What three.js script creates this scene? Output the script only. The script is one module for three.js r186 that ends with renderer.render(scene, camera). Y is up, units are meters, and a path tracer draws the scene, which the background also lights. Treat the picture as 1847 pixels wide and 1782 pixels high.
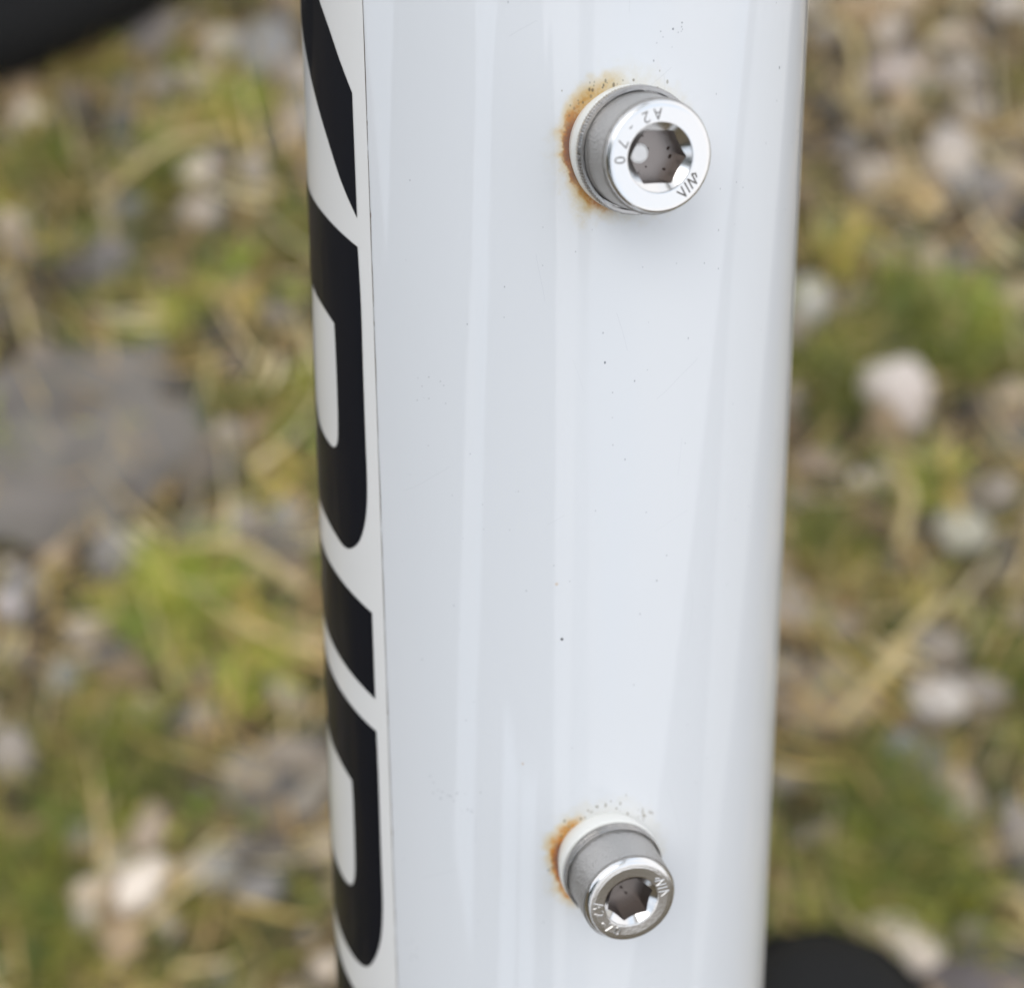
import * as THREE from 'three';
import { mergeGeometries, mergeVertices, toCreasedNormals } from 'three/addons/utils/BufferGeometryUtils.js';
import { TessellateModifier } from 'three/addons/modifiers/TessellateModifier.js';
import { FontLoader } from 'three/addons/loaders/FontLoader.js';
import { TextGeometry } from 'three/addons/geometries/TextGeometry.js';

// ---------------------------------------------------------------- camera, sky, sun, exposure
const scene = new THREE.Scene();
const FPX = 2800, PW = 1847, PH = 1782, PITCH = 55 * Math.PI / 180, EYE = 0.57;
const camera = new THREE.PerspectiveCamera(2 * Math.atan(PH / 2 / FPX) * 180 / Math.PI, PW / PH, 0.01, 400);
camera.position.set(0, EYE, 0);
camera.rotation.set(-PITCH, 0, 0);
camera.focus = 0.128;
camera.userData.fStop = 18;
camera.updateMatrixWorld(true);
scene.add(camera);

const renderer = new THREE.WebGLRenderer({ antialias: true });
renderer.setSize(1024, 987);
renderer.toneMapping = THREE.LinearToneMapping;
renderer.toneMappingExposure = 1.25;
renderer.shadowMap.enabled = true;

const SUN = new THREE.Vector3(-0.22, 0.82, 0.3).normalize();

function rng(seed) {
  let a = seed >>> 0;
  return () => { a = (a + 0x6D2B79F5) | 0; let t = Math.imul(a ^ (a >>> 15), 1 | a); t = (t + Math.imul(t ^ (t >>> 7), 61 | t)) ^ t; return ((t ^ (t >>> 14)) >>> 0) / 4294967296; };
}
const hash = (x, y, z) => { let h = Math.imul(x, 374761393) ^ Math.imul(y, 668265263) ^ Math.imul(z, 2147483647 ^ 1013); h = Math.imul(h ^ (h >>> 13), 1274126177); return ((h ^ (h >>> 16)) >>> 0) / 4294967296; };
const sm = t => t * t * (3 - 2 * t), lerp = (a, b, t) => a + (b - a) * t, clamp01 = t => Math.min(1, Math.max(0, t));
const step = (a, b, x) => sm(clamp01((x - a) / (b - a)));
function noise(x, y, z = 0) {
  const X = Math.floor(x), Y = Math.floor(y), Z = Math.floor(z), u = sm(x - X), v = sm(y - Y), w = sm(z - Z);
  const f = k => lerp(lerp(hash(X, Y, Z + k), hash(X + 1, Y, Z + k), u), lerp(hash(X, Y + 1, Z + k), hash(X + 1, Y + 1, Z + k), u), v);
  return lerp(f(0), f(1), w);
}
function fbm(x, y, z = 0, o = 4) { let s = 0, a = 0.5, t = 0; for (let i = 0; i < o; i++) { s += a * noise(x, y, z); t += a; a *= 0.5; x = x * 2.03 + 7.1; y = y * 2.03 + 3.7; z = z * 2.03 + 1.3; } return s / t; }

{ // bright overcast sky
  const W = 512, H = 256, data = new Float32Array(W * H * 4);
  for (let j = 0; j < H; j++) for (let i = 0; i < W; i++) {
    const el = (j + 0.5) / H * Math.PI - Math.PI / 2, az = (i + 0.5) / W * 2 * Math.PI;
    const x = Math.cos(el) * Math.cos(az), y = Math.sin(el), z = Math.cos(el) * Math.sin(az);
    const cl = fbm(x * 2.3 + 5, y * 3.2 + 9, z * 2.3 + 4, 5), k = step(0.34, 0.62, cl - 0.1 * x);
    const L = 1.0 - 0.06 * Math.max(0, y);
    const at = (j * W + i) * 4;
    data[at] = L * lerp(0.82, 1.03, k); data[at + 1] = L * lerp(0.93, 1.03, k); data[at + 2] = L * lerp(1.08, 1.05, k); data[at + 3] = 1;
  }
  const sky = new THREE.DataTexture(data, W, H, THREE.RGBAFormat, THREE.FloatType);
  sky.mapping = THREE.EquirectangularReflectionMapping; sky.magFilter = sky.minFilter = THREE.LinearFilter; sky.wrapS = THREE.RepeatWrapping; sky.needsUpdate = true;
  scene.background = sky; scene.environment = sky; scene.backgroundIntensity = 0.98; scene.environmentIntensity = 0.98;
}
{
  const sun = new THREE.DirectionalLight(new THREE.Color(1, 0.96, 0.9), 0.65);
  sun.name = 'sun'; sun.position.copy(SUN).multiplyScalar(6).add(new THREE.Vector3(0, 0, -0.4)); sun.target.position.set(0, 0, -0.4);
  sun.castShadow = true; sun.shadow.radius = 70; sun.shadow.mapSize.set(2048, 2048);
  Object.assign(sun.shadow.camera, { left: -2, right: 2, top: 2, bottom: -2, near: 0.5, far: 20 });
  scene.add(sun, sun.target);
}

// ---------------------------------------------------------------- helpers
const used = {};
function numbered(name) { const n = used[name] = (used[name] ?? -1) + 1; return n ? `${name}_${String(n).padStart(3, '0')}` : name; }
function mesh(name, geo, mat, parent, label) {
  const m = new THREE.Mesh(geo, mat); m.name = name; m.castShadow = m.receiveShadow = true; parent.add(m);
  if (label) m.userData.label = label;
  return m;
}
function tag(o, label, category, group, kind) { if (label) o.userData.label = label; if (category) o.userData.category = category; if (group) o.userData.group = group; if (kind) o.userData.kind = kind; return o; }
const srgb = (r, g, b) => new THREE.Color().setRGB(r / 255, g / 255, b / 255, THREE.SRGBColorSpace);
// where the ground lies under a point of the view, and the metres that one of its pixels spans there
const cq = camera.quaternion.clone();
function onGround(px, py, y = 0) {
  const r = new THREE.Vector3((px - PW / 2) / FPX, -(py - PH / 2) / FPX, -1).applyQuaternion(cq);
  const t = (y - EYE) / r.y; return { p: new THREE.Vector3(0, EYE, 0).addScaledVector(r, t), m: t / FPX };
}
function dataTex(w, h, fn, colour = true) {
  const d = new Uint8Array(w * h * 4);
  for (let j = 0; j < h; j++) for (let i = 0; i < w; i++) { const c = fn(i, j), a = (j * w + i) * 4; d[a] = c[0]; d[a + 1] = c[1]; d[a + 2] = c[2]; d[a + 3] = 255; }
  const t = new THREE.DataTexture(d, w, h); t.magFilter = THREE.LinearFilter; t.minFilter = THREE.LinearFilter; t.generateMipmaps = false;
  if (colour) t.colorSpace = THREE.SRGBColorSpace;
  t.needsUpdate = true; return t;
}

// ---------------------------------------------------------------- ground
{
  const N = 240, half = 150, g = new THREE.PlaneGeometry(1, 1, N, N), pos = g.attributes.position, uv = g.attributes.uv;
  const warp = t => Math.sign(t) * (Math.abs(t) * 1.6 + (half - 1.6) * Math.abs(t) ** 9);
  for (let i = 0; i < pos.count; i++) {
    const x = warp(pos.getX(i) * 2), z = warp(-pos.getY(i) * 2) - 0.45;
    pos.setXYZ(i, x, (fbm(x * 9, z * 9, 2, 3) - 0.5) * 0.016 - 0.004, z); uv.setXY(i, x / 0.7, -z / 0.7);
  }
  g.computeVertexNormals();
  const tex = dataTex(1024, 1024, (i, j) => {
    const T = (f, k) => { // tiles: blend four shifted copies
      const x = i / 1024 * f, y = j / 1024 * f, u = i / 1024, v = j / 1024, q = (dx, dy) => fbm(x - dx * f + k, y - dy * f + k, k, 4);
      return lerp(lerp(q(0, 0), q(1, 0), u), lerp(q(0, 1), q(1, 1), u), v);
    };
    const a = T(9, 3), b = T(60, 8), c = T(22, 15), s = 0.72 + 0.7 * (b - 0.5) + 0.9 * (a - 0.5);
    const green = step(0.5, 0.6, c);
    return [Math.min(255, lerp(122, 108, green) * s), Math.min(255, lerp(106, 98, green) * s), Math.min(255, lerp(84, 58, green) * s)];
  });
  tex.wrapS = tex.wrapT = THREE.RepeatWrapping;
  const m = mesh('ground', g, new THREE.MeshStandardMaterial({ map: tex, roughness: 0.95 }), scene);
  tag(m, 'brown stony soil with thin moss under the grass', null, null, 'structure');
}
{ // unseen pale slab added at the right to brighten that side of the tube
  const mat = new THREE.MeshStandardMaterial({ color: srgb(196, 192, 184), roughness: 0.9 });
  for (const [x0, x1] of [[0.95, 7]]) {
    const g = new THREE.BoxGeometry(x1 - x0, 0.08, 15); g.translate((x0 + x1) / 2, 0, -6.9);
    tag(mesh(numbered('fill_slab'), g, mat, scene), 'unseen pale slab added beyond the right border to throw light on the tube', null, null, 'structure');
  }
}
const groundY = (x, z) => (fbm(x * 9, z * 9, 2, 3) - 0.5) * 0.016 - 0.004;

// ---------------------------------------------------------------- bicycle frame
const RAD = Math.PI / 180, R = 0.02329;
const Y = new THREE.Vector3(-0.00228, 0.76994, -0.63811).normalize();
const Z = new THREE.Vector3(0.20604, 0.62478, 0.75312); Z.addScaledVector(Y, -Z.dot(Y)).normalize();
const X = new THREE.Vector3().crossVectors(Y, Z);
const bike = new THREE.Group(); bike.name = 'bicycle'; scene.add(bike);
bike.matrix.makeBasis(X, Y, Z).setPosition(0.003888, 0.473447, -0.116514); bike.matrix.decompose(bike.position, bike.quaternion, bike.scale);
tag(bike, 'glossy white bicycle frame tube with black letters and two steel bolts', 'bicycle');
const S0 = -0.262, S1 = 0.33;                                      // ends of the down tube along its axis
const cyl = (thDeg, s, r) => [r * Math.sin(thDeg * RAD), s, r * Math.cos(thDeg * RAD)];
// a curved sheet on the tube between two angles (functions of s)
function sheet(th0, th1, s0, s1, r, nT, nS) {
  const P = [], Nn = [], U = [], I = [];
  for (let j = 0; j <= nS; j++) for (let i = 0; i <= nT; i++) {
    const s = lerp(s0, s1, j / nS), a = lerp(th0(s), th1(s), i / nT); P.push(...cyl(a, s, r)); Nn.push(...cyl(a, 0, 1));
    U.push((a + 67.5) / 135, (s + 0.095) / 0.107);
  }
  for (let j = 0; j < nS; j++) for (let i = 0; i < nT; i++) { const a = j * (nT + 1) + i, b = a + 1, c = a + nT + 1, d = c + 1; I.push(a, b, d, a, d, c); }
  const g = new THREE.BufferGeometry();
  g.setAttribute('position', new THREE.Float32BufferAttribute(P, 3)); g.setAttribute('normal', new THREE.Float32BufferAttribute(Nn, 3)); g.setAttribute('uv', new THREE.Float32BufferAttribute(U, 2)); g.setIndex(I);
  return g;
}
const BOLTS = [
  { th: 1.53, s: -0.006204, ax: [0.0791, -0.0631, 0.9949], boss: [2.0, 5.06], ring: [2.95, 5.10], sp: 4.58, head: [7.38, 4.32], sink: 2.66, hexA: 0, hexR: 2.32, text: 96, logo: -41, chips: 0.42 },
  { th: -0.68, s: -0.069813, ax: [0.0527, -0.0691, 0.9962], boss: [1.72, 4.70], ring: [2.72, 4.64], sp: 4.33, head: [7.3, 4.10], sink: 2.42, hexA: 17, hexR: 2.16, text: 180, logo: 23, chips: 0.5 },
];
// paint of the tube: white enamel, dirt specks and the rust that runs out under the two bosses
const paintTex = (() => {
  const w = 1056, h = 2048, f = new Float32Array(w * h * 3), mm = 107 / h;
  for (let i = 0; i < w * h; i++) { f[i * 3] = 226; f[i * 3 + 1] = 229; f[i * 3 + 2] = 233; }
  const X0 = t => (t + 67.5) / 135 * w, Y0 = s => (s * 1000 + 95) / 107 * h, mmx = R * 1000 * 135 * RAD / w;
  const mixin = (i, j, c, a) => { if (i < 2 || j < 2 || i >= w - 2 || j >= h - 2) return; const k = (j * w + i) * 3; for (let q = 0; q < 3; q++) f[k + q] = lerp(f[k + q], c[q], clamp01(a)); };
  BOLTS.forEach((b, n) => {
    const cx = X0(b.th), cy = Y0(b.s), rb = b.boss[1] - 0.34, span = 190;
    for (let dj = -span; dj <= span; dj++) for (let di = -span; di <= span; di++) {
      const x = di * mmx, y = dj * mm, r = Math.hypot(x, y), ph = Math.atan2(y, x) / RAD, d = r - rb;
      if (d > 3.6 || d < -1.5) continue;
      const p = (ph + 360) % 360, nz = fbm(x * 1.6 + 40 * n, y * 1.6 + 9, 3, 4), fine = fbm(x * 6 + 11, y * 6 + 40 * n, 5, 3);
      const i = Math.round(cx + di), j = Math.round(cy + dj);
      // faint tan film all round, wide and grainy
      const film = step(2.3, 0.1, d + (nz - 0.5) * 2.2) * (0.10 + 0.16 * fine) * (n ? 0.6 + 0.4 * step(70, 140, p) : 1);
      mixin(i, j, [196, 176, 128], film);
      // orange rust on the left side
      const arc = n ? step(112, 140, p) * step(262, 222, p) : step(98, 150, p) * step(268, 232, p);
      const width = n ? 0.95 + 0.22 * Math.sin(p * 0.09)   : 0.92 + 0.2 * Math.sin(p * 0.05 + 1);
      const edge = d + (nz - 0.5) * 0.75 + (fine - 0.5) * 0.3;
      const core = arc * (0.75 + 0.5 * step(0.35, 0.6, fine)) * step(width, width * 0.45, edge);
      const broad = arc * step(width * 1.7, width * 0.7, edge) * 0.5;
      mixin(i, j, [214, 170, 92], broad * (0.5 + 0.5 * fine));
      mixin(i, j, n ? [204, 122, 24] : [186, 112, 24], core * (0.7 + 0.4 * fine) * (0.7 + 0.3 * step(150, 180, p)));
      const crust = (n ? step(150, 170, p) * step(225, 200, p) : step(140, 172, p) * step(236, 205, p)) * step(0.75, 0.1, d + (fine - 0.5) * 0.9);
      mixin(i, j, [98, 46, 10], crust * (0.5 + 0.7 * fine));
      if (!n) { // yellowish smear on the upper left and a short run below
        const up = step(85, 110, p) * step(160, 130, p) * step(1.9, 0.2, edge); mixin(i, j, [205, 168, 92], up * 0.6 * (0.45 + fine * 0.7));
        const run = step(1.1, 0.2, Math.abs(x + 3.9 + (nz - 0.5))) * (y < 0 ? 1 : 0) * step(3.4, 0.4, d + (nz - 0.5)); mixin(i, j, [198, 172, 112], run * 0.45 * (0.3 + fine));
      }
    }
    const rr = rng(50 + n); // dark specks sitting close to the boss
    for (let k = 0; k < 28; k++) {
      const p = (k < 26 ? 30 + rr() * 130 : rr() * 360) * RAD, r = rb + 0.2 + rr() * rr() * 2.2;
      speck(cx + Math.cos(p) * r / mmx, cy + Math.sin(p) * r / mm, 0.6 + rr() * 1.3, 0.3 + rr() * 0.5, [92, 82, 62], 1 + rr());
    }
  });
  function speck(x, y, r, a, c, asp = 1) {
    for (let j = Math.floor(y - r * 2 - 2); j <= y + r * 2 + 2; j++) for (let i = Math.floor(x - r - 2); i <= x + r + 2; i++) {
      const d = Math.hypot(i - x, (j - y) / asp); mixin(i, j, c, a * step(r + 0.7, r - 0.4, d));
    }
  }
  const q = rng(7);
  for (let k = 0; k < 170; k++) { const big = q() < 0.08; speck(q() * w, q() * h, big ? 0.9 + q() * 0.8 : 0.4 + q() * 0.6, big ? 0.55 + q() * 0.4 : 0.12 + q() * 0.3, [70, 74, 84], 1 + q() * 0.6); }
  for (let k = 0; k < 5; k++) { // little groups of specks
    const x = q() * w, y = q() * h; for (let m = 0; m < 9; m++) speck(x + (q() - 0.5) * 60, y + (q() - 0.5) * 46, 0.4 + q() * 0.7, 0.2 + q() * 0.5, [80, 84, 92]);
  }
  speck(X0(-12.2), Y0(-0.0433), 2.6, 0.35, [190, 150, 110]); speck(X0(-19.5), Y0(-0.0604), 1.8, 0.4, [170, 130, 90]);
  speck(X0(-11.0), Y0(-0.0484), 2.0, 0.95, [20, 20, 24]);
  for (let k = 0; k < 26; k++) { // hairline scratches
    let x = q() * w, y = q() * h, a = (q() - 0.5) * 0.7 + (q() < 0.3 ? 1.2 : 0); const n = 20 + q() * 90, al = 0.05 + q() * 0.09;
    for (let m = 0; m < n; m++) { mixin(Math.round(x), Math.round(y), [150, 152, 160], al); x += Math.sin(a); y += Math.cos(a); a += (q() - 0.5) * 0.04; }
  }
  return dataTex(w, h, (i, j) => { const k = (j * w + i) * 3; return [f[k], f[k + 1], f[k + 2]]; });
})();
const M = {
  paint: new THREE.MeshPhysicalMaterial({ map: paintTex, roughness: 0.45, clearcoat: 1, clearcoatRoughness: 0.012 }),
  plain: new THREE.MeshPhysicalMaterial({ color: srgb(227, 230, 233), roughness: 0.45, clearcoat: 1, clearcoatRoughness: 0.03 }),
  film: new THREE.MeshPhysicalMaterial({ color: srgb(235, 235, 234), roughness: 0.5, clearcoat: 0.8, clearcoatRoughness: 0.08 }),
  black: new THREE.MeshPhysicalMaterial({ color: new THREE.Color(0.0015, 0.003, 0.0085), roughness: 0.6, specularIntensity: 0.35, clearcoat: 0.3, clearcoatRoughness: 0.07 }),
  boss: new THREE.MeshPhysicalMaterial({ color: srgb(236, 236, 231), roughness: 0.4, clearcoat: 1, clearcoatRoughness: 0.06 }),
  grime: new THREE.MeshStandardMaterial({ color: srgb(98, 76, 50), roughness: 0.9 }),
};
{
  const tubeGeo = sheet(() => -180, () => 180, S0, S1, R, 540, 420);
  { // drawn tube and lacquer are not perfectly even: long shallow ripples of some hundredths of a millimetre
    const p = tubeGeo.attributes.position, nn = tubeGeo.attributes.normal, A = 0.000022;
    const h = (a, s) => A * (fbm(a * R / 0.0052 + 40, s / 0.017 + 40, 6, 2) - 0.5) * step(Math.PI, Math.PI - 0.3, Math.abs(a));
    for (let i = 0; i < p.count; i++) {
      const x = p.getX(i), z = p.getZ(i), s = p.getY(i), a = Math.atan2(x, z), e = 0.0004, h0 = h(a, s), da = (h(a + e / R, s) - h(a - e / R, s)) / (2 * e), ds = (h(a, s + e) - h(a, s - e)) / (2 * e);
      const n = new THREE.Vector3(Math.sin(a) - da * Math.cos(a), -ds, Math.cos(a) + da * Math.sin(a)).normalize();
      p.setXYZ(i, (R + h0) * Math.sin(a), s, (R + h0) * Math.cos(a)); nn.setXYZ(i, n.x, n.y, n.z);
    }
  }
  const tube = mesh('down_tube', tubeGeo, M.paint, bike);
  const edge = s => -55.9 - 33.5 * s;                              // edge of the sticker on the left, in degrees
  mesh('sticker', sheet(s => -172, edge, -0.2, 0.2, R + 0.00005, 90, 120), M.film, tube, 'white sticker sheet that carries the black letters');
  mesh('sticker', sheet(s => 62.3 + 40 * s, s => 172, -0.2, 0.2, R + 0.00005, 90, 120), M.film, tube, 'white sticker sheet on the right side of the tube');
  // grime in the edges of the stickers
  const line = (at, seed, gap) => {
    const parts = [], n = 420;
    for (let k = 0; k < n; k++) {
      const s0 = lerp(-0.12, 0.05, k / n), s1 = lerp(-0.12, 0.05, (k + 1) / n), v = noise(k * 0.35, seed) ;
      if (v < gap) continue;
      const wd = 0.05 + 0.16 * (v - gap) + (hash(k, seed, 3) < 0.03 ? 0.12 : 0);
      parts.push(sheet(s => at(s), s => at(s) + wd, s0, s1, R + 0.00003, 1, 1));
    }
    return mergeGeometries(parts);
  };
  mesh('grime_line', line(edge, 4, 0.12), M.grime, tube, 'thin brown dirt line along the edge of the left sticker');
  mesh('grime_line', line(s => 62.15 + 40 * s, 9, 0.5), M.grime, tube);
  // letters: outlines in (degrees round the tube, millimetres along it); '|' marks a corner
  const outline = txt => {
    const groups = txt.split('|').map(t => t.trim().split(/\s+/).map(p => { const [a, s] = p.split(',').map(Number); return new THREE.Vector2(a * RAD * R, s / 1000); }));
    const pts = [];
    groups.forEach((gp, i) => {                                     // each run is a smooth curve that ends in the first point of the next
      const all = [...gp, groups[(i + 1) % groups.length][0]];
      if (all.length === 2) { pts.push(all[0]); return; }
      const c = new THREE.SplineCurve(all).getPoints((all.length - 1) * 6); c.pop(); pts.push(...c);
    });
    return pts;
  };
  const letters = [
    ['-60.2,-1.99 | -59.7,-12.47 -65.1,-9.66 -71,-6.03 -77.6,-2.4 -84,0.92 -90.3,3.64 -104,9.2 | -104,21.5 -90,14.4 -80,9.2 -73.1,5.67 -68.5,3.21 -64.8,0.87', []],
    ['-59.8,-14.95 -59.2,-20 -59.1,-26 -58.95,-32 -58.8,-36 -59.2,-38.4 -60.4,-40.4 -62.8,-42.1 -66.9,-43.1 -70.6,-43.0 -75,-42.3 -82.2,-41.3 -92,-40.4 -99,-39.6 -102.6,-37.6 -103.4,-33 | -103.4,-8.4 -95,-9.6 -86.6,-10.91 -75.1,-12.49 -67.1,-13.75',
      ['-70.8,-22.2 -70.5,-25 -70.4,-29.8 -70.7,-32.4 -71.4,-33.4 -73.1,-33.9 -76,-33.8 -82,-33 -86.2,-31.9 -89.6,-29.5 -90.6,-26 -90.2,-22.3 | -88.6,-19.4 -83,-20.2 -78.6,-20.8 -74.4,-21.5']],
    ['-58.3,-48.45 | -58,-56.98 -63.5,-56.2 -70.8,-55.2 -77.5,-54.3 -83.8,-53.45 -92,-52.4 -103,-50.9 | -103,-42.6 -92,-44.2 -80.9,-45.6 -74.7,-46.3 -66.5,-47.35', []],
    ['-57.9,-60.25 -57.6,-65.2 -57.5,-70.3 -57.4,-74.2 -57.3,-78 -57.6,-80.2 -58.3,-82.2 -59.9,-84.1 -62.4,-85.8 -65.2,-86.75 -68.8,-87 -72.9,-86.85 -80,-86.2 -92,-84.8 -99,-83.8 -102.4,-81.6 -103,-78 | -103,-54.2 -92,-55.7 -82.8,-57.1 -71.4,-58.6 -63.9,-59.55',
      ['-69.4,-67.03 -69,-69 -69,-74.9 -69.4,-77.3 -70.5,-78.4 -72.5,-79 -77,-79.05 -84.3,-78.4 -90,-77.6 -92.6,-76.4 -93.4,-73 | -93,-63.9 -86,-64.9 -76.9,-65.98 -73,-66.5']],
    ['-57.2,-92.6 | -57,-101.2 -70,-99.6 -85,-97.5 -103,-95 | -103,-86.8 -92,-88.1 -82.3,-89.4 -75.1,-90.35 -66,-91.5', []],
  ];
  const tess = new TessellateModifier(0.0009, 9);
  for (const [o, holes] of letters) {
    const sh = new THREE.Shape(outline(o)); for (const hh of holes) sh.holes.push(new THREE.Path(outline(hh)));
    let g = new THREE.ShapeGeometry(sh); g.deleteAttribute('normal'); g.deleteAttribute('uv'); g = tess.modify(g);
    const p = g.attributes.position, nn = new Float32Array(p.count * 3);
    for (let i = 0; i < p.count; i++) { const a = p.getX(i) / R, s = p.getY(i), r = R + 0.00009; p.setXYZ(i, r * Math.sin(a), s, r * Math.cos(a)); nn[i * 3] = Math.sin(a); nn[i * 3 + 2] = Math.cos(a); }
    g.setAttribute('normal', new THREE.BufferAttribute(nn, 3));
    mesh('letter', g, M.black, tube, 'bold black printed letter');
  }
  // the rest of the frame, above and behind the view
  const pipe = (name, a, b, r) => { const g = new THREE.CylinderGeometry(r, r, a.distanceTo(b), 48, 1); g.translate(0, a.distanceTo(b) / 2, 0); const m = mesh(name, g, M.plain, bike); m.position.copy(a); m.quaternion.setFromUnitVectors(new THREE.Vector3(0, 1, 0), b.clone().sub(a).normalize()); };
  const bb = new THREE.Vector3(0, S0 - 0.012, 0), v = (y, z) => new THREE.Vector3(0, y, z);
  { const g = new THREE.CylinderGeometry(0.024, 0.024, 0.073, 48); g.rotateZ(Math.PI / 2); g.translate(bb.x, bb.y, bb.z); mesh('bottom_bracket', g, M.plain, bike); }
  const seat = v(bb.y + 0.5 * 0.47, 0.866 * 0.47), head = v(S1 + 0.02, 0.01);
  pipe('seat_tube', v(bb.y + 0.011, 0.019), seat, 0.0165);
  pipe('top_tube', v(seat.y - 0.012, seat.z - 0.045), v(head.y + 0.03, head.z + 0.09), 0.018);
  pipe('head_tube', v(head.y - 0.02, head.z - 0.03), v(head.y + 0.05, head.z + 0.13), 0.023);
}

// ---------------------------------------------------------------- bolts
const font = await new FontLoader().loadAsync('fonts/droid/droid_sans_regular.typeface.json');
const scuff = dataTex(256, 256, (i, j) => { const v = 150 + (fbm(i / 3, j / 3, 4, 3) - 0.5) * 150; return [v, v, v]; }, false);
scuff.wrapS = scuff.wrapT = THREE.RepeatWrapping;
const grain = dataTex(256, 256, (i, j) => { const v = 128 + (hash(i, j, 5) - 0.5) * 220; return [v, v, v]; }, false);
grain.wrapS = grain.wrapT = THREE.RepeatWrapping;
Object.assign(M, {
  steel: new THREE.MeshStandardMaterial({ color: new THREE.Color(0.80, 0.79, 0.78), metalness: 1, roughness: 0.14, bumpMap: scuff, bumpScale: 0.000006 }),
  blasted: new THREE.MeshStandardMaterial({ color: new THREE.Color(0.53, 0.515, 0.50), metalness: 1, roughness: 0.45, bumpMap: grain, bumpScale: 0.00009 }),
  ring: new THREE.MeshStandardMaterial({ color: new THREE.Color(0.44, 0.425, 0.41), metalness: 1, roughness: 0.16, bumpMap: scuff, bumpScale: 0.00002 }),
  socket: new THREE.MeshStandardMaterial({ color: new THREE.Color(0.28, 0.25, 0.235), metalness: 1, roughness: 0.36, bumpMap: scuff, bumpScale: 0.00002 }),  // dark tone holds both grime and the shade of the recess
  dirt: new THREE.MeshStandardMaterial({ color: srgb(60, 47, 41), roughness: 0.9 }),
  mark: new THREE.MeshStandardMaterial({ color: srgb(112, 108, 104), metalness: 0.6, roughness: 0.6 }),
  glint: new THREE.MeshStandardMaterial({ color: new THREE.Color(0.7, 0.69, 0.68), metalness: 1, roughness: 0.3, bumpMap: scuff, bumpScale: 0.00003 }),  // paler, smoother steel standing in for a reflection of the sky
});
const mmv = (r, h) => new THREE.Vector2(r / 1000, h / 1000);
function lathe(pts, seg = 128, crease = 0.5) {                      // profile in (radius, height) millimetres, turned about z
  const g = new THREE.LatheGeometry(pts.map(p => mmv(...p)), seg); g.rotateX(Math.PI / 2);
  const q = toCreasedNormals(mergeKeepUv(g), crease); return q;
}
function mergeKeepUv(g) { g.deleteAttribute('normal'); return g; }
const arcPts = (cx, cy, r, a0, a1, n) => Array.from({ length: n + 1 }, (_, i) => { const a = (a0 + (a1 - a0) * i / n) * RAD; return [cx + r * Math.cos(a), cy + r * Math.sin(a)]; });
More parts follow.
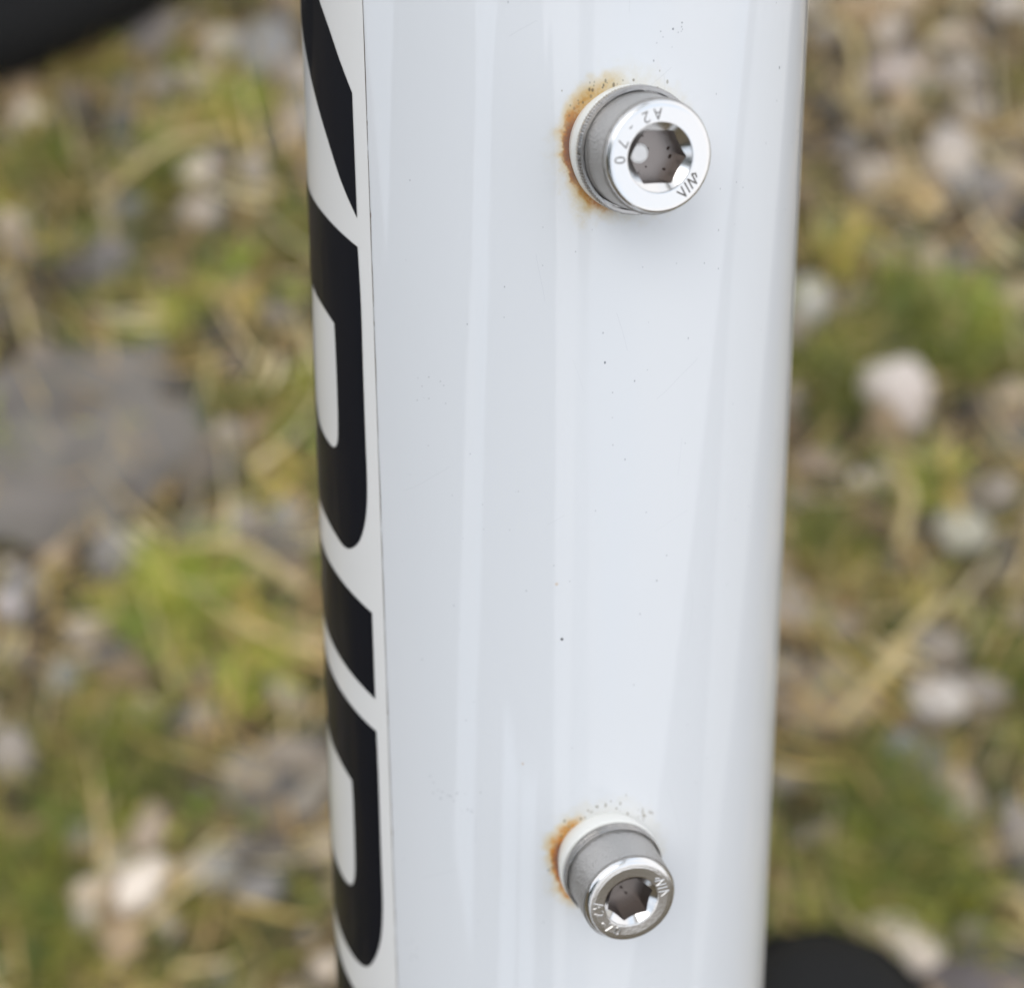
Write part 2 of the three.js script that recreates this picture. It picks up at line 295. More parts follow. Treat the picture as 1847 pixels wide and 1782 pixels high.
BOLTS.forEach((b, n) => {
  const bolt = new THREE.Group(); bolt.name = numbered('bolt'); bike.add(bolt);
  const az = new THREE.Vector3(...b.ax).normalize(), ax = new THREE.Vector3(1, 0, 0); ax.addScaledVector(az, -ax.dot(az)).normalize();
  const ay = new THREE.Vector3().crossVectors(az, ax);
  const m4 = new THREE.Matrix4().makeBasis(ax, ay, az).setPosition(...cyl(b.th, b.s, R)); m4.decompose(bolt.position, bolt.quaternion, bolt.scale);
  bolt.userData.label = n ? 'lower socket head bolt with raised markings beside orange rust' : 'upper socket head bolt with a bright stamped face and rust on its left';
  const [hb, rb] = b.boss, [hr, rr] = b.ring, [ht, rh] = b.head, hs = ht - (n ? 0.62 : 0.78);
  // painted boss that the insert sits in
  mesh('boss', lathe([[rb - 0.42, -1.6], [rb - 0.36, -0.5], [rb - 0.16, 0.2], [rb - 0.02, 0.8], [rb, 1.1], ...arcPts(rb - 0.34, hb - 0.34, 0.34, 0, 90, 6), [rb - 1.5, hb]], 128, 0.9), M.boss, bolt, 'white painted collar under the steel ring');
  // steel ring: two steps with a fine knurl on the outer one
  const knurl = lathe([[rr - 0.9, hb + 0.01], [rr - 0.12, hb + 0.01], [rr, hb + 0.1], [rr, hb + 0.48], [rr - 0.09, hb + 0.56], [rr - 0.09, hb + 0.66], [rr - 0.02, hb + 0.72], [rr - 0.02, hr - 0.16], [rr - 0.14, hr], [b.sp + 0.14, hr], [b.sp + 0.12, hr - 0.5]], 360, 0.35);
  { const p = knurl.attributes.position; for (let i = 0; i < p.count; i++) { const x = p.getX(i), y = p.getY(i), r = Math.hypot(x, y); if (r > (rr - 0.07) / 1000) { const a = Math.round(Math.atan2(y, x) / (2 * Math.PI) * 360); const k = 1 - (((a % 3) + 3) % 3 === 0 ? 0.016 : 0) - 0.006 * hash(a, 3, n); p.setXY(i, x * k, y * k); } } knurl.computeVertexNormals(); }
  mesh('flange_ring', knurl, M.ring, bolt);
  const taper = b.sp - (n ? 0.08 : 0.1);
  mesh('spacer', lathe([[b.sp, hr - 0.5], [b.sp, hr + 0.06], [b.sp - 0.04, hr + 0.2], [taper, hs - 0.05], [taper - 0.08, hs + 0.02], [rh - 0.8, hs + 0.02]], 160, 0.5), M.blasted, bolt, 'matte grey sleeve behind the polished head');
  // head: rim, chamfer, face, countersink that runs into a hexagon, walls and floor
  const ch = b.chips, face = rh - ch, depth = 2.15;
  const outer = lathe([[rh - 0.9, hs + 0.03], [rh - 0.06, hs + 0.03], [rh, hs + 0.1], [rh, ht - ch * 0.95], ...arcPts(rh - ch, ht - ch, ch, n ? 4 : 22, n ? 84 : 68, n ? 10 : 5), [face - (n ? 0.25 : 0.05), ht + 0.015], [b.sink + 0.12, ht], [b.sink + 0.03, ht - 0.03], [b.sink, ht - 0.1]], 192, n ? 0.6 : 0.35);
  const NP = 180, ap = b.hexR * Math.cos(Math.PI / 6), rows = [[], [], [], []];
  for (let i = 0; i < NP; i++) {
    const a = i / NP * 2 * Math.PI, t = ((a - b.hexA * RAD) % (Math.PI / 3) + Math.PI / 3) % (Math.PI / 3) - Math.PI / 6, rx = Math.min(ap / Math.cos(t), b.hexR * 0.985);
    const z1 = ht - 0.1 - (b.sink - rx) * 0.85;
    rows[0].push([b.sink * Math.cos(a), b.sink * Math.sin(a), ht - 0.1]); rows[1].push([rx * Math.cos(a), rx * Math.sin(a), z1]); rows[2].push([rx * 0.995 * Math.cos(a), rx * 0.995 * Math.sin(a), ht - depth]); rows[3].push([0, 0, ht - depth - 0.18]);
  }
  const tri = (A, B) => { const P = [], U = []; for (let i = 0; i < NP; i++) { const k = (i + 1) % NP; for (const v of [A[i], A[k], B[k], A[i], B[k], B[i]]) { P.push(v[0] / 1000, v[1] / 1000, v[2] / 1000); U.push(v[0] * 0.2 + v[2] * 0.13, v[1] * 0.2); } } const g = new THREE.BufferGeometry(); g.setAttribute('position', new THREE.Float32BufferAttribute(P, 3)); g.setAttribute('uv', new THREE.Float32BufferAttribute(U, 2)); g.computeVertexNormals(); return g; };
  const flip = g => { const p = g.attributes.position.array, u = g.attributes.uv.array; for (let i = 0; i < p.length; i += 9) for (let k = 0; k < 3; k++) [p[i + 3 + k], p[i + 6 + k]] = [p[i + 6 + k], p[i + 3 + k]]; for (let i = 0; i < u.length; i += 6) for (let k = 0; k < 2; k++) [u[i + 2 + k], u[i + 4 + k]] = [u[i + 4 + k], u[i + 2 + k]]; g.computeVertexNormals(); return g; };
  const cone = toCreasedNormals(flip(tri(rows[0], rows[1])), 0.3);
  mesh('head', mergeGeometries([outer, cone].map(g => { const q = g.index ? g.toNonIndexed() : g; return q; })), M.steel, bolt, 'polished steel bolt head');
  mesh('hex_socket', mergeGeometries([toCreasedNormals(flip(tri(rows[1], rows[2])), 0.5), toCreasedNormals(flip(tri(rows[2], rows[3])), 0.5)]), M.socket, bolt, 'dull hexagon socket, dirty and darkened for the shade of the recess');
  // floor of the socket: pale disc added as a sky glint, then crumbs
  const sg = rng(31 + n), zf = ht - depth;
  if (!n) { const g = lathe([[0.0001, zf + 0.16], [0.6, zf + 0.16], [0.78, zf + 0.1], [0.82, zf - 0.2]], 48, 0.5); g.translate(-0.00098, 0.00012, 0); mesh('socket_floor_glint', g, M.glint, bolt, 'pale disc painted as a glint on the floor of the socket'); }
  const crumbs = [];
  for (let k = 0; k < (n ? 9 : 11); k++) { const a = sg() * 6.28, r = Math.sqrt(sg()) * 1.85, s = (0.04 + sg() * sg() * 0.22) / 1000, g = new THREE.IcosahedronGeometry(s, 1); g.scale(1, 0.7, 0.25); g.rotateZ(sg() * 3); g.translate(r * Math.cos(a) / 1000, r * Math.sin(a) / 1000, (zf - 0.05) / 1000); crumbs.push(g); }
  mesh('dirt_crumbs', mergeGeometries(crumbs), M.dirt, bolt).userData.kind = 'stuff';
  // stamped letters round the face: tops towards the middle
  const size = n ? 0.82 : 0.84, rt = (b.sink + face) / 2 + 0.02, lets = [];
  const put = (g, deg) => { g.computeBoundingBox(); const bx = g.boundingBox; g.translate(-(bx.min.x + bx.max.x) / 2, -size / 2000, 0); g.rotateZ((deg + 90) * RAD); g.translate(rt / 1000 * Math.cos(deg * RAD), rt / 1000 * Math.sin(deg * RAD), (ht - 0.03) / 1000); lets.push(g); };
  const offs = n ? [0, 17, 37, 51, 68] : [0, 17, 41, 64, 86];
  'A2-70'.split('').forEach((c, i) => put(new TextGeometry(c, { font, size: size / 1000, depth: n ? 0.00008 : 0.00004, curveSegments: 6, bevelEnabled: true, bevelSize: n ? 0.00003 : -0.000008, bevelThickness: n ? 0.00004 : 0.00001, bevelSegments: 2 }), b.text + offs[i]));
  const bar = (x0, y0, x1, y1, w = 0.13) => { const L = Math.hypot(x1 - x0, y1 - y0), g = new THREE.CapsuleGeometry(w / 2000, L / 1000, 3, 8); g.rotateZ(Math.atan2(y1 - y0, x1 - x0) - Math.PI / 2); g.translate((x0 + x1) / 2000, (y0 + y1) / 2000, 0.00001); return g; };
  const lg = mergeGeometries([bar(-1.0, 0.85, -0.76, 0.05), bar(-0.76, 0.05, -0.5, 0.85), bar(-0.34, 0.05, -0.1, 0.85), bar(0.02, 0.05, 0.26, 0.85), bar(0.26, 0.85, 0.5, 0.05), bar(0.5, 0.05, 0.76, 0.85), bar(0.76, 0.85, 1.0, 0.66), bar(1.0, 0.66, 0.86, 0.4)]);
  lg.rotateZ((b.logo + 90) * RAD); { const rc = rt + 0.42; lg.translate(rc / 1000 * Math.cos(b.logo * RAD), rc / 1000 * Math.sin(b.logo * RAD), (ht - 0.01) / 1000); }
  mesh('stamped_letters', mergeGeometries(lets.map(g => g.index ? g.toNonIndexed() : g)), n ? M.steel : M.mark, bolt, 'stamped characters A2-70 on the bolt face');
  mesh('maker_mark', lg, n ? M.steel : M.mark, bolt, 'zigzag maker mark on the bolt face');
});

// ---------------------------------------------------------------- stones that can be told apart
const stoneMat = new THREE.MeshStandardMaterial({ color: 0xffffff, roughness: 0.85, vertexColors: true });
function stone(px, py, rx, ry, rgb, label, flat = 0.6) {
  const { p, m } = onGround(px, py), seed = Math.round(px * 7 + py * 13), r = rng(seed);
  const fore = 0.78, ax = rx * m, az = ry * m / fore, ay = Math.min(ax, az) * flat;
  let g = mergeVertices((() => { const q = new THREE.IcosahedronGeometry(1, 5); q.deleteAttribute('uv'); q.deleteAttribute('normal'); return q; })());
  const planes = Array.from({ length: 9 }, () => { const v = new THREE.Vector3(r() - 0.5, r() - 0.35, r() - 0.5).normalize(); return [v, 0.72 + r() * 0.24]; });
  const pos = g.attributes.position, v = new THREE.Vector3(), col = new Float32Array(pos.count * 3), c = srgb(...rgb).multiplyScalar(0.8), k = r() * 50;
  for (let i = 0; i < pos.count; i++) {
    v.fromBufferAttribute(pos, i);
    let s = 1; for (const [d, lim] of planes) { const t = v.dot(d); if (t > lim) s = Math.min(s, lim / t); }
    s *= flat < 0.3 ? 0.72 + 0.5 * fbm(v.x * 1.6 + k, v.y * 0.4, v.z * 1.6, 4) : 0.86 + 0.28 * fbm(v.x * 2 + k, v.y * 2, v.z * 2, 3);
    const f = flat < 0.3 ? 0.42 + 1.05 * fbm(v.x * 3.2 + k, v.y * 3, v.z * 3.2, 5) : 0.72 + 0.5 * fbm(v.x * 4 + k, v.y * 4, v.z * 4, 4); col.set([c.r * f, c.g * f * (0.98 + 0.04 * noise(v.x * 3, v.z * 3, k)), c.b * f], i * 3);
    pos.setXYZ(i, v.x * s * ax, v.y * s * ay, v.z * s * az);
  }
  g.setAttribute('color', new THREE.BufferAttribute(col, 3)); g.computeVertexNormals();
  const o = mesh(numbered('stone'), g, stoneMat, scene);
  o.position.set(p.x, groundY(p.x, p.z) + ay * 0.45, p.z); o.rotation.y = (r() - 0.5) * 0.5;
  tag(o, label, 'stone', 'stones lying in the grass and gravel');
}
[
  [480, 95, 64, 54, [168, 168, 168], 'large light grey stone just left of the tube near the top'],
  [533, 218, 46, 58, [188, 178, 168], 'pale beige stone tucked against the tube below the large light grey stone'],
  [272, 62, 50, 52, [152, 143, 138], 'dull grey stone lying just below the black tyre'],
  [225, 372, 48, 32, [152, 151, 150], 'bluish grey stone beside green grass in the upper left'],
  [392, 350, 32, 56, [112, 108, 112], 'dark grey upright stone in the upper left'],
  [205, 470, 52, 40, [150, 141, 138], 'mauve grey stone above the broad dark slab'],
  [392, 278, 30, 26, [165, 152, 142], 'small pinkish stone under the vivid green tuft in the upper left'],
  [140, 800, 225, 190, [134, 127, 120], 'broad flat dark grey slab left of the tube', 0.15],
  [350, 812, 30, 26, [200, 190, 185], 'small very pale stone right of the broad dark slab', 0.8],
  [338, 735, 32, 27, [185, 182, 168], 'small cream stone on the upper right rim of the broad dark slab', 0.8],
  [456, 766, 26, 24, [178, 158, 142], 'small pinkish brown stone beside the green moss left of the tube'],
  [430, 932, 42, 30, [178, 167, 158], 'mottled light stone in brown grass near the middle of the left edge of the tube'],
  [518, 935, 38, 52, [166, 161, 155], 'tall grey stone next to the white tube at mid height'],
  [526, 1026, 28, 27, [196, 176, 165], 'small round pink stone under the tall grey stone'],
  [20, 1080, 34, 34, [226, 216, 214], 'nearly white stone at the left border', 0.85],
  [100, 985, 36, 30, [200, 174, 148], 'tan stone below the broad dark slab'],
  [532, 1132, 28, 27, [184, 163, 153], 'pinkish stone close to the tube above the bright green moss'],
  [380, 1088, 27, 32, [212, 198, 164], 'cream stone among straw left of the lower letters'],
  [250, 1286, 36, 34, [207, 190, 174], 'pale pink stone above the vivid green moss patch'],
  [5, 1352, 26, 32, [214, 198, 182], 'pale stone cut by the left border low down'],
  [143, 1503, 52, 34, [182, 172, 168], 'wide pale grey stone in the lower left'],
  [260, 1488, 40, 44, [204, 184, 164], 'light beige stone right of the wide pale grey stone'],
  [505, 1402, 115, 74, [168, 158, 143], 'large flat beige grey stone touching the tube at lower left', 0.25],
  [208, 1574, 40, 37, [196, 191, 180], 'whitish stone below the wide pale grey stone'],
  [395, 1567, 48, 36, [168, 163, 152], 'dull grey stone below the large flat beige stone'],
  [500, 1562, 30, 24, [192, 182, 162], 'small pale stone by the tube under the large flat beige stone'],
  [215, 1688, 46, 42, [200, 175, 144], 'sand coloured stone near the lower left corner'],
  [296, 1652, 25, 36, [204, 190, 170], 'narrow pale stone beside the sand coloured stone'],
  [110, 1226, 38, 40, [168, 171, 168], 'greenish grey stone at the left above the moss'],
  [1822, 8, 52, 28, [224, 214, 204], 'pale stone cut by the top right corner'],
  [1614, 132, 50, 38, [206, 190, 180], 'pale pink stone in gravel upper right of the tube'],
  [1720, 265, 46, 38, [218, 207, 197], 'whitish stone in brown gravel in the upper right'],
  [1752, 192, 38, 28, [190, 178, 166], 'dull beige stone above the whitish stone in the upper right'],
  [1838, 312, 38, 32, [196, 177, 150], 'sandy stone at the right border in the upper gravel'],
  [1466, 548, 42, 50, [208, 202, 192], 'light stone half hidden by the right edge of the tube'],
  [1615, 728, 76, 58, [234, 220, 210], 'large nearly white stone under the bright green grass', 0.85],
  [1472, 832, 52, 28, [170, 150, 130], 'brown stone right of the tube below the green moss'],
  [1736, 952, 54, 40, [202, 197, 178], 'pale greenish stone on the right at mid height'],
  [1436, 1075, 32, 30, [196, 177, 158], 'small tan stone against the right edge of the tube'],
  [1512, 1118, 34, 34, [194, 174, 163], 'pink stone above the big beige slab on the right'],
  [1478, 1250, 104, 68, [190, 174, 154], 'big flat beige slab touching the right edge of the tube', 0.2],
  [1690, 1263, 56, 38, [230, 220, 210], 'bright whitish stone in the lower right', 0.85],
  [1766, 1258, 34, 22, [190, 175, 158], 'small beige stone just right of the bright whitish stone'],
  [1626, 1346, 38, 29, [166, 170, 176], 'bluish grey stone below the bright whitish stone'],
  [1712, 1442, 60, 52, [190, 190, 177], 'round pale grey stone on the lower right'],
  [1776, 1532, 42, 33, [198, 172, 146], 'tan pink stone below the round pale grey stone'],
  [1490, 1626, 56, 48, [168, 147, 117], 'brown stone above the black shoe'],
  [1765, 1768, 140, 82, [122, 114, 114], 'wide dark mauve grey slab in the lower right corner', 0.3],
].forEach(a => stone(...a));

// ---------------------------------------------------------------- gravel, grass and straw
const GREEN = [[60, 290, 90, 0.8], [110, 340, 90, 0.9], [300, 262, 70, 0.9], [430, 205, 62, 1.2], [285, 345, 70, 0.9], [560, 430, 70, 0.9], [330, 605, 50, 0.7], [395, 740, 60, 1], [545, 728, 60, 1.2], [390, 1065, 95, 0.9], [290, 1095, 105, 1.2], [470, 1210, 80, 1.3], [210, 1385, 120, 1.4], [40, 1575, 95, 1], [70, 1715, 100, 1.1], [430, 1735, 85, 1], [40, 1290, 80, 0.7], [150, 130, 70, 0.6], [400, 560, 80, 0.4], [560, 1660, 60, 0.7], [450, 470, 70, 0.5], [330, 1010, 60, 0.5],
  [1500, 452, 70, 0.9], [1650, 560, 90, 1], [1720, 610, 110, 1.4], [1560, 640, 80, 0.9], [1500, 700, 85, 1.3], [1600, 840, 55, 0.7], [1480, 965, 80, 1], [1690, 880, 60, 0.9], [1560, 1010, 60, 0.7], [1830, 860, 60, 0.4], [1590, 1440, 95, 1.2], [1600, 1540, 120, 1.5], [1540, 1650, 80, 1.2], [1700, 1620, 110, 1.1], [1420, 1580, 60, 0.8], [1830, 1215, 70, 1], [1810, 1360, 60, 0.9], [1800, 1130, 70, 0.7], [1640, 1130, 60, 0.5], [1500, 1060, 50, 0.6], [1450, 1700, 60, 0.8], [1800, 700, 80, 0.4]]
  .map(([x, y, r, d]) => { const q = onGround(x, y); return [q.p.x, q.p.z, r * q.m * 0.9, d * 1.05]; });
const greenAt = (x, z) => { let s = 0; for (const [gx, gz, r, d] of GREEN) { const q = ((x - gx) ** 2 + ((z - gz) * 0.8) ** 2) / (r * r); if (q < 4) s += d * Math.exp(-q * 1.3); } return s; };
const slab = onGround(150, 795), onSlab = (x, z) => ((x - slab.p.x) / (170 * slab.m)) ** 2 + ((z - slab.p.z) / (190 * slab.m)) ** 2 < 1;   // the broad slab lies bare
const AREA = { x0: -0.62, x1: 0.62, z0: -1.15, z1: 0.02 };
{
  const r = rng(11), q = new THREE.IcosahedronGeometry(1, 2); q.deleteAttribute('uv'); q.deleteAttribute('normal');
  const g = mergeVertices(q), pos = g.attributes.position, v = new THREE.Vector3();
  for (let i = 0; i < pos.count; i++) { v.fromBufferAttribute(pos, i); const s = 0.75 + 0.45 * fbm(v.x * 1.7 + 3, v.y * 1.7, v.z * 1.7, 2); pos.setXYZ(i, v.x * s, v.y * s * 0.7, v.z * s); }
  g.computeVertexNormals();
  const N = 8500, im = new THREE.InstancedMesh(g, new THREE.MeshStandardMaterial({ roughness: 0.9 }), N), o = new THREE.Object3D();
  const pal = [[154, 144, 134], [130, 125, 120], [172, 156, 136], [180, 166, 150], [106, 99, 92], [162, 140, 112], [192, 180, 167], [92, 83, 71]];
  for (let i = 0; i < N; i++) {
    let x, z; do { x = lerp(AREA.x0, AREA.x1, r()); z = lerp(AREA.z0, AREA.z1, r()); } while (r() < greenAt(x, z) * 0.75 || (onSlab(x, z) && r() < 0.35));
    const s = 0.002 + 0.011 * r() ** 3.4; o.position.set(x, groundY(x, z) + s * 0.25, z); o.rotation.set(r() * 6, r() * 6, r() * 6); o.scale.set(s * (0.8 + r() * 0.6), s, s * (0.8 + r() * 0.6)); o.updateMatrix(); im.setMatrixAt(i, o.matrix);
    const c = srgb(...pal[Math.floor(r() * pal.length)]), f = (0.55 + r() * 0.75) * lerp(0.6, 1.35, step(0.36, 0.62, fbm(x * 14, z * 14, 77, 3))); im.setColorAt(i, c.multiplyScalar(f));
  }
  im.name = 'gravel'; im.castShadow = im.receiveShadow = true; scene.add(im); tag(im, 'small brown, grey and pale gravel between the grass', 'gravel', null, 'stuff');
}
function blade(h, w, lean, turn, ox, oz) {                           // a tapered blade that bends over
  const P = [], I = [], n = 4;
  for (let i = 0; i <= n; i++) { const t = i / n, y = h * (t - 0.35 * lean * t * t), z = h * lean * t * t, ww = w * (1 - t * 0.85) / 2; for (const s of [-1, 1]) { const x = s * ww; P.push(ox + x * Math.cos(turn) + z * Math.sin(turn), y, oz - x * Math.sin(turn) + z * Math.cos(turn)); } }
  for (let i = 0; i < n; i++) { const a = i * 2; I.push(a, a + 1, a + 3, a, a + 3, a + 2); }
  const g = new THREE.BufferGeometry(); g.setAttribute('position', new THREE.Float32BufferAttribute(P, 3)); g.setIndex(I); g.computeVertexNormals(); return g;
}
{
  const r = rng(21), tuft = mergeGeometries(Array.from({ length: 7 }, () => blade(0.6 + r() * 0.5, 0.08 + r() * 0.06, 0.3 + r() * 0.9, r() * 6.28, (r() - 0.5) * 0.35, (r() - 0.5) * 0.35)));
  const mat = new THREE.MeshPhysicalMaterial({ roughness: 0.7, side: THREE.DoubleSide, transmission: 0.3, thickness: 0 });
  const N = 15000, im = new THREE.InstancedMesh(tuft, mat, N), o = new THREE.Object3D(); let n = 0;
  const pal = [[160, 167, 62], [178, 176, 74], [136, 158, 60], [190, 176, 98], [198, 174, 114], [114, 130, 70]];
  for (let tries = 0; n < N && tries < 900000; tries++) {
    const x = lerp(AREA.x0, AREA.x1, r()), z = lerp(AREA.z0, AREA.z1, r()), d = greenAt(x, z), far = 0.05 + 0.10 * step(0.5, 0.62, fbm(x * 9, z * 9, 30, 3));
    if (r() > Math.min(1, d * d * 0.5 + far * (x > 0.1 && z < -0.52 ? 0.25 : 1))) continue;
    const s = (0.010 + 0.022 * r() * r()) * (0.8 + 0.35 * Math.min(1.4, d)); o.position.set(x, groundY(x, z), z); o.rotation.set((r() - 0.5) * 0.5, r() * 6.28, (r() - 0.5) * 0.5); o.scale.set(s, s * (0.6 + r() * 0.6), s); o.updateMatrix(); im.setMatrixAt(n, o.matrix);
    const k = d > 1 && r() < 0.7 ? [0, 1, 2][Math.floor(r() * 3)] : Math.floor(r() * pal.length), c = srgb(...pal[k]); im.setColorAt(n, c.multiplyScalar((0.6 + r() * 0.95) * lerp(0.65, 1.3, step(0.38, 0.6, fbm(x * 26, z * 26, 12, 2))))); n++;
  }
  im.count = n; im.name = 'grass'; im.castShadow = im.receiveShadow = true; scene.add(im); tag(im, 'patchy green and yellowish moss and short grass', 'grass', null, 'stuff');
}
{
  const r = rng(33), g = mergeGeometries([blade(1, 0.05, 0.5, 0, 0, 0), blade(0.8, 0.04, 0.9, 2.2, 0.1, 0.05)]);
  const N = 10500, im = new THREE.InstancedMesh(g, new THREE.MeshStandardMaterial({ roughness: 0.8, side: THREE.DoubleSide }), N), o = new THREE.Object3D();
  const pal = [[220, 198, 148], [200, 168, 114], [226, 212, 170], [178, 148, 98], [204, 176, 106]];
  for (let i = 0; i < N; i++) {
    const x = lerp(AREA.x0, AREA.x1, r()), z = lerp(AREA.z0, AREA.z1, r()), s = 0.012 + 0.055 * r() ** 2.5;
    if (onSlab(x, z) && hash(i, 4, 4) < 0.6) { im.setMatrixAt(i, new THREE.Matrix4().makeTranslation(x, -0.05, z).scale(new THREE.Vector3(0.001, 0.001, 0.001))); im.setColorAt(i, srgb(190, 160, 110)); continue; }
    o.position.set(x, groundY(x, z) + 0.003 + r() * 0.004, z); o.rotation.set(-1.2 - r() * 0.3, r() * 6.28, 0, 'YXZ'); o.scale.setScalar(s); o.updateMatrix(); im.setMatrixAt(i, o.matrix);
    im.setColorAt(i, srgb(...pal[Math.floor(r() * pal.length)]).multiplyScalar((0.7 + r() * 0.5) * lerp(0.8, 1.15, step(0.4, 0.6, fbm(x * 11, z * 11, 50, 3)))));
  }
  im.name = 'dry_grass'; im.castShadow = im.receiveShadow = true; scene.add(im); tag(im, 'straw coloured dry grass scattered over soil and stones', 'dry grass', null, 'stuff');
}
// single dry stalks that show through the blur
const stalkMat = new THREE.MeshStandardMaterial({ color: srgb(202, 182, 132), roughness: 0.75 });
[
  [320, 985, 545, 1062, 0.03, 'long thin dry stalk left of the tube reaching its edge at mid height'],
  [170, 372, 410, 238, 0.03, 'long pale dry stalk slanting across the upper left grass'],
  [1500, 1310, 1640, 1165, 0.03, 'dry stalk slanting beside the big beige slab right of the tube'],
  [1770, 1610, 1860, 1672, 0.02, 'dry stalk in the lower right by the border'],
  [1612, 850, 1622, 985, 0.02, 'upright dry stalk below the large nearly white stone'],
  [1500, 30, 1545, 190, 0.02, 'dry stalk in the gravel by the top right of the tube'],
  [1590, 1190, 1700, 1080, 0.025, 'curved pale dry stalk above the bright whitish stone on the right'],
].forEach(([x0, y0, x1, y1, h, label], i) => {
  const a = onGround(x0, y0, 0.008).p, c = onGround(x1, y1, 0.012).p, mid = a.clone().add(c).multiplyScalar(0.5); mid.y += h * 0.5; mid.x += 0.004;
  const g = new THREE.TubeGeometry(new THREE.CatmullRomCurve3([a, mid, c]), 24, 0.0022, 7);
  const p = g.attributes.position, cen = new THREE.Vector3(); for (let k = 0; k < p.count; k++) p.setXYZ(k, p.getX(k) - a.x, p.getY(k) - a.y, p.getZ(k) - a.z);
  const o = mesh(numbered('dry_stalk'), g, stalkMat, scene); o.position.copy(a); tag(o, label, 'dry stalk', 'single dry stalks on the ground');
});

// ---------------------------------------------------------------- tyre at the top left and shoe at the bottom right
{
  const w = new THREE.Group(); w.name = 'tyre'; scene.add(w);  // a whole bicycle wheel with rubber, rim, hub and spokes
  const a = onGround(-140, 196).p, b = onGround(310, -8).p, dir = b.clone().sub(a).setY(0).normalize();
  const rubber = new THREE.MeshPhysicalMaterial({ color: new THREE.Color(0.011, 0.011, 0.0115), roughness: 0.8, specularIntensity: 0.5 });
  const RW = 0.335, rt = 0.03, mid = a.clone().lerp(b, 0.5);
  w.position.set(mid.x, 0, mid.z); w.rotation.y = Math.atan2(-dir.z, dir.x);
  const g = new THREE.TorusGeometry(RW - rt, rt, 24, 160); g.translate(0, RW, 0); mesh('tread', g, rubber, w);
  const rim = new THREE.TorusGeometry(RW - 0.07, 0.012, 12, 120); rim.scale(1, 1, 0.9); rim.translate(0, RW, 0); mesh('rim', rim, new THREE.MeshStandardMaterial({ color: 0x8a8a8c, metalness: 1, roughness: 0.35 }), w);
  const hub = new THREE.CylinderGeometry(0.016, 0.016, 0.09, 24); hub.rotateX(Math.PI / 2); hub.translate(0, RW, 0); mesh('hub', hub, rubber, w);
  const sp = []; for (let k = 0; k < 24; k++) { const A = k / 24 * 6.2832, c = new THREE.CylinderGeometry(0.001, 0.001, RW - 0.075, 6); c.translate(0, (RW - 0.075) / 2, 0); c.rotateX((k % 2 ? 1 : -1) * 0.1); c.translate(0, 0, (k % 2 ? 1 : -1) * -0.03); c.rotateZ(A); c.translate(0, RW, 0); sp.push(c); }
  for (const c of sp) mesh('spoke', c, M.ring, w);
  tag(w, 'thick black tyre in the grass at the top left corner', 'tyre');
}
{
  const s = new THREE.Group(); s.name = 'shoe'; scene.add(s);
  const { p } = onGround(1486, 1690, 0.02); s.position.set(p.x, 0, p.z); s.rotation.y = -0.1;   // the toe points away from the viewer
  const L = 0.29, plan = t => { const q = Math.sqrt(Math.max(0, 1 - (1 - Math.min(1, t / 0.24)) ** 2)); const back = Math.sqrt(Math.max(0, 1 - ((Math.max(0, t - 0.86)) / 0.14) ** 2)); return 0.043 * q * back * (1 - 0.3 * step(0.3, 0.62, t) * (1 - 0.25 * step(0.62, 0.9, t))); };
  const top = t => lerp(0.042, 0.062, step(0.02, 0.3, t)) + 0.035 * step(0.3, 0.55, t);
  const nT = 60, nA = 28, P = [], I = [];
  for (let j = 0; j <= nT; j++) { const t = j / nT, w = Math.max(0.0004, plan(t)), h = top(t) * (0.35 + 0.65 * Math.min(1, w / 0.03)); for (let i = 0; i <= nA; i++) { const a = i / nA * Math.PI, c = Math.cos(a), q = Math.sin(a); P.push(-Math.sign(c) * Math.abs(c) ** 0.7 * w, 0.02 + (h - 0.012) * q ** 0.75, t * L); } }
  for (let j = 0; j < nT; j++) for (let i = 0; i < nA; i++) { const a = j * (nA + 1) + i; I.push(a, a + nA + 1, a + 1, a + 1, a + nA + 1, a + nA + 2); }
  const g = new THREE.BufferGeometry(); g.setAttribute('position', new THREE.Float32BufferAttribute(P, 3)); g.setIndex(I); g.computeVertexNormals();
  mesh('upper', g, new THREE.MeshPhysicalMaterial({ color: new THREE.Color(0.010, 0.0095, 0.009), roughness: 0.7, specularIntensity: 0.5, side: THREE.DoubleSide }), s);
  const sh = new THREE.Shape(); for (let j = 0; j <= nT; j++) sh.lineTo(plan(j / nT) + 0.004 * Math.min(1, plan(j / nT) / 0.01), j / nT * L); for (let j = nT; j >= 0; j--) sh.lineTo(-plan(j / nT) - 0.004 * Math.min(1, plan(j / nT) / 0.01), j / nT * L);
  const so = new THREE.ExtrudeGeometry(sh, { depth: 0.022, bevelEnabled: true, bevelSize: 0.002, bevelThickness: 0.002, bevelSegments: 2 }); so.rotateX(Math.PI / 2); so.translate(0, 0.026, 0);
  mesh('sole', so, new THREE.MeshPhysicalMaterial({ color: new THREE.Color(0.008, 0.008, 0.008), roughness: 0.9, specularIntensity: 0.3 }), s);
  tag(s, 'blurred black rounded shoe toe right of the tube foot', 'shoe');
}

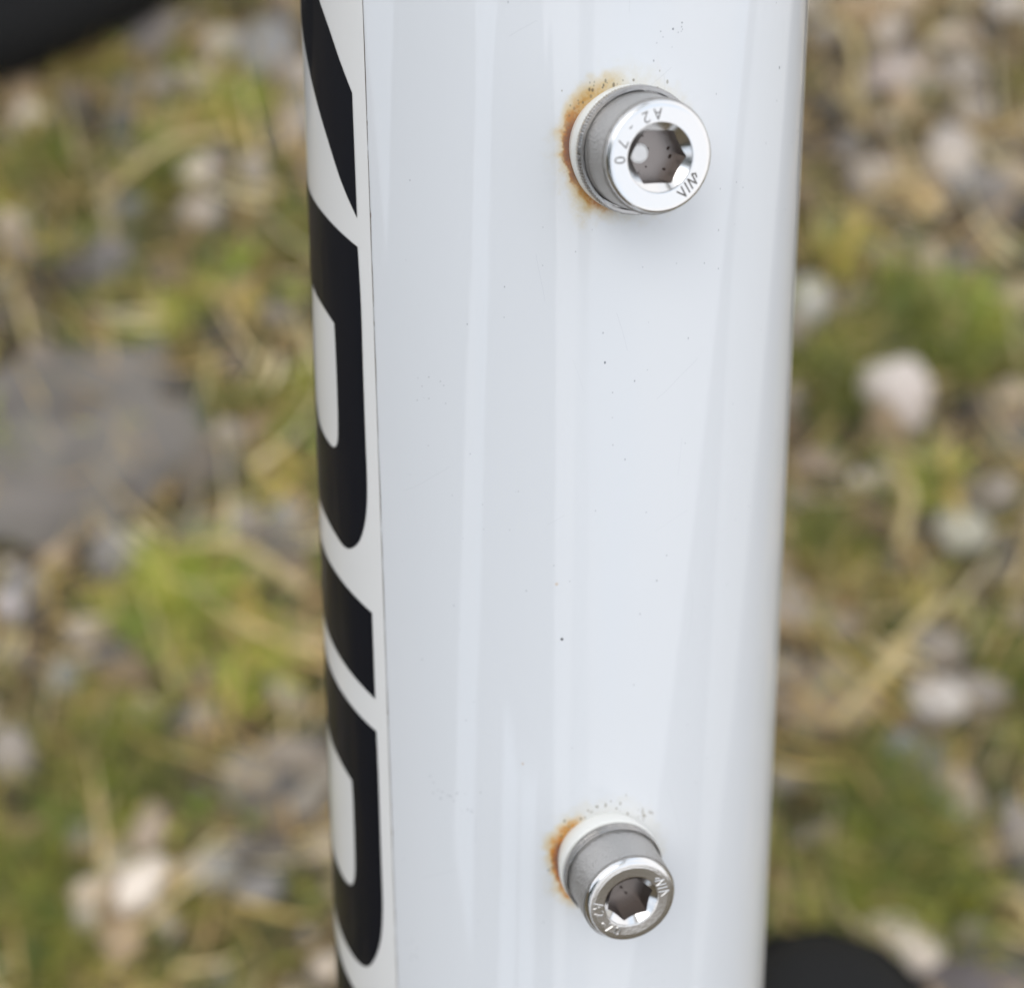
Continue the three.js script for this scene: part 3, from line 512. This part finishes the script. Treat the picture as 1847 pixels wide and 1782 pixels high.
// ---------------------------------------------------------------- unseen trees added behind the viewer to shape the streaks mirrored in the lacquer
function added_tree(az, dist, wide, high, low, seed, label) {
  const t = new THREE.Group(); t.name = numbered('added_tree'); scene.add(t); t.position.set(Math.sin(az * RAD) * dist, 0, Math.cos(az * RAD) * dist);
  const r = rng(seed), bark = new THREE.MeshStandardMaterial({ color: 0x4a3d30, roughness: 0.95 });
  const limb = (a, b, r0, r1) => { const L = a.distanceTo(b), g = new THREE.CylinderGeometry(r1, r0, L, 10, 4); g.translate(0, L / 2, 0); g.applyQuaternion(new THREE.Quaternion().setFromUnitVectors(new THREE.Vector3(0, 1, 0), b.clone().sub(a).normalize())); g.translate(a.x, a.y, a.z); return g; };
  const up = y => new THREE.Vector3(0, y, 0), parts = [limb(up(-0.1), up(low + high * 0.9), 0.09, 0.03)];
  for (let k = 0; k < 30; k++) { const y = low + high * (0.04 + 0.82 * k / 30), a = k * 2.4, e = new THREE.Vector3(Math.cos(a) * wide * 0.4, y + 0.5, Math.sin(a) * wide * 0.4); parts.push(limb(up(y), e, 0.04, 0.01)); }
  mesh('trunk', mergeGeometries(parts), bark, t);
  const g = new THREE.PlaneGeometry(0.16, 0.1), N = 8500, im = new THREE.InstancedMesh(g, new THREE.MeshPhysicalMaterial({ roughness: 0.7, side: THREE.DoubleSide, transmission: 0.15, thickness: 0 }), N), o = new THREE.Object3D();
  for (let i = 0; i < N; i++) { const t = r(), a = r() * 6.28, R0 = wide / 2 * Math.min(1, (1 - t) * 4) ** 0.5 * (0.86 + 0.28 * fbm(a * 1.3, t * 9, seed, 3) - 0.5 * r() * r()); o.position.set(R0 * Math.cos(a), low + t * high, R0 * Math.sin(a)); o.rotation.set(r() * 6, r() * 6, r() * 6); o.scale.setScalar(0.7 + r() * 0.8); o.updateMatrix(); im.setMatrixAt(i, o.matrix); im.setColorAt(i, new THREE.Color(0.06, 0.085, 0.04).multiplyScalar(0.7 + r() * 0.6)); }
  im.name = 'crown'; im.userData.kind = 'stuff'; im.castShadow = im.receiveShadow = true; t.add(im);
  tag(t, label, 'added_tree');
}
added_tree(-71, 6.5, 2.1, 5.6, 0.1, 71, 'added unseen columnar conifer behind the viewer, furthest left in the row');
added_tree(-53, 6.5, 2.1, 6.0, 0.1, 72, 'added unseen columnar conifer behind the viewer, left of the gap in the row');
added_tree(-28.5, 6.5, 1.2, 6.2, 0.1, 73, 'added unseen narrow conifer behind the viewer, right of the gap in the row');
added_tree(-15, 6.5, 2.1, 4.4, 2.2, 74, 'added unseen bare stem and high crown behind the viewer with sky under it');
added_tree(-3.6, 6.5, 0.75, 6.0, 0.1, 75, 'added unseen slimmest conifer behind the viewer, furthest right in the row');

renderer.render(scene, camera);
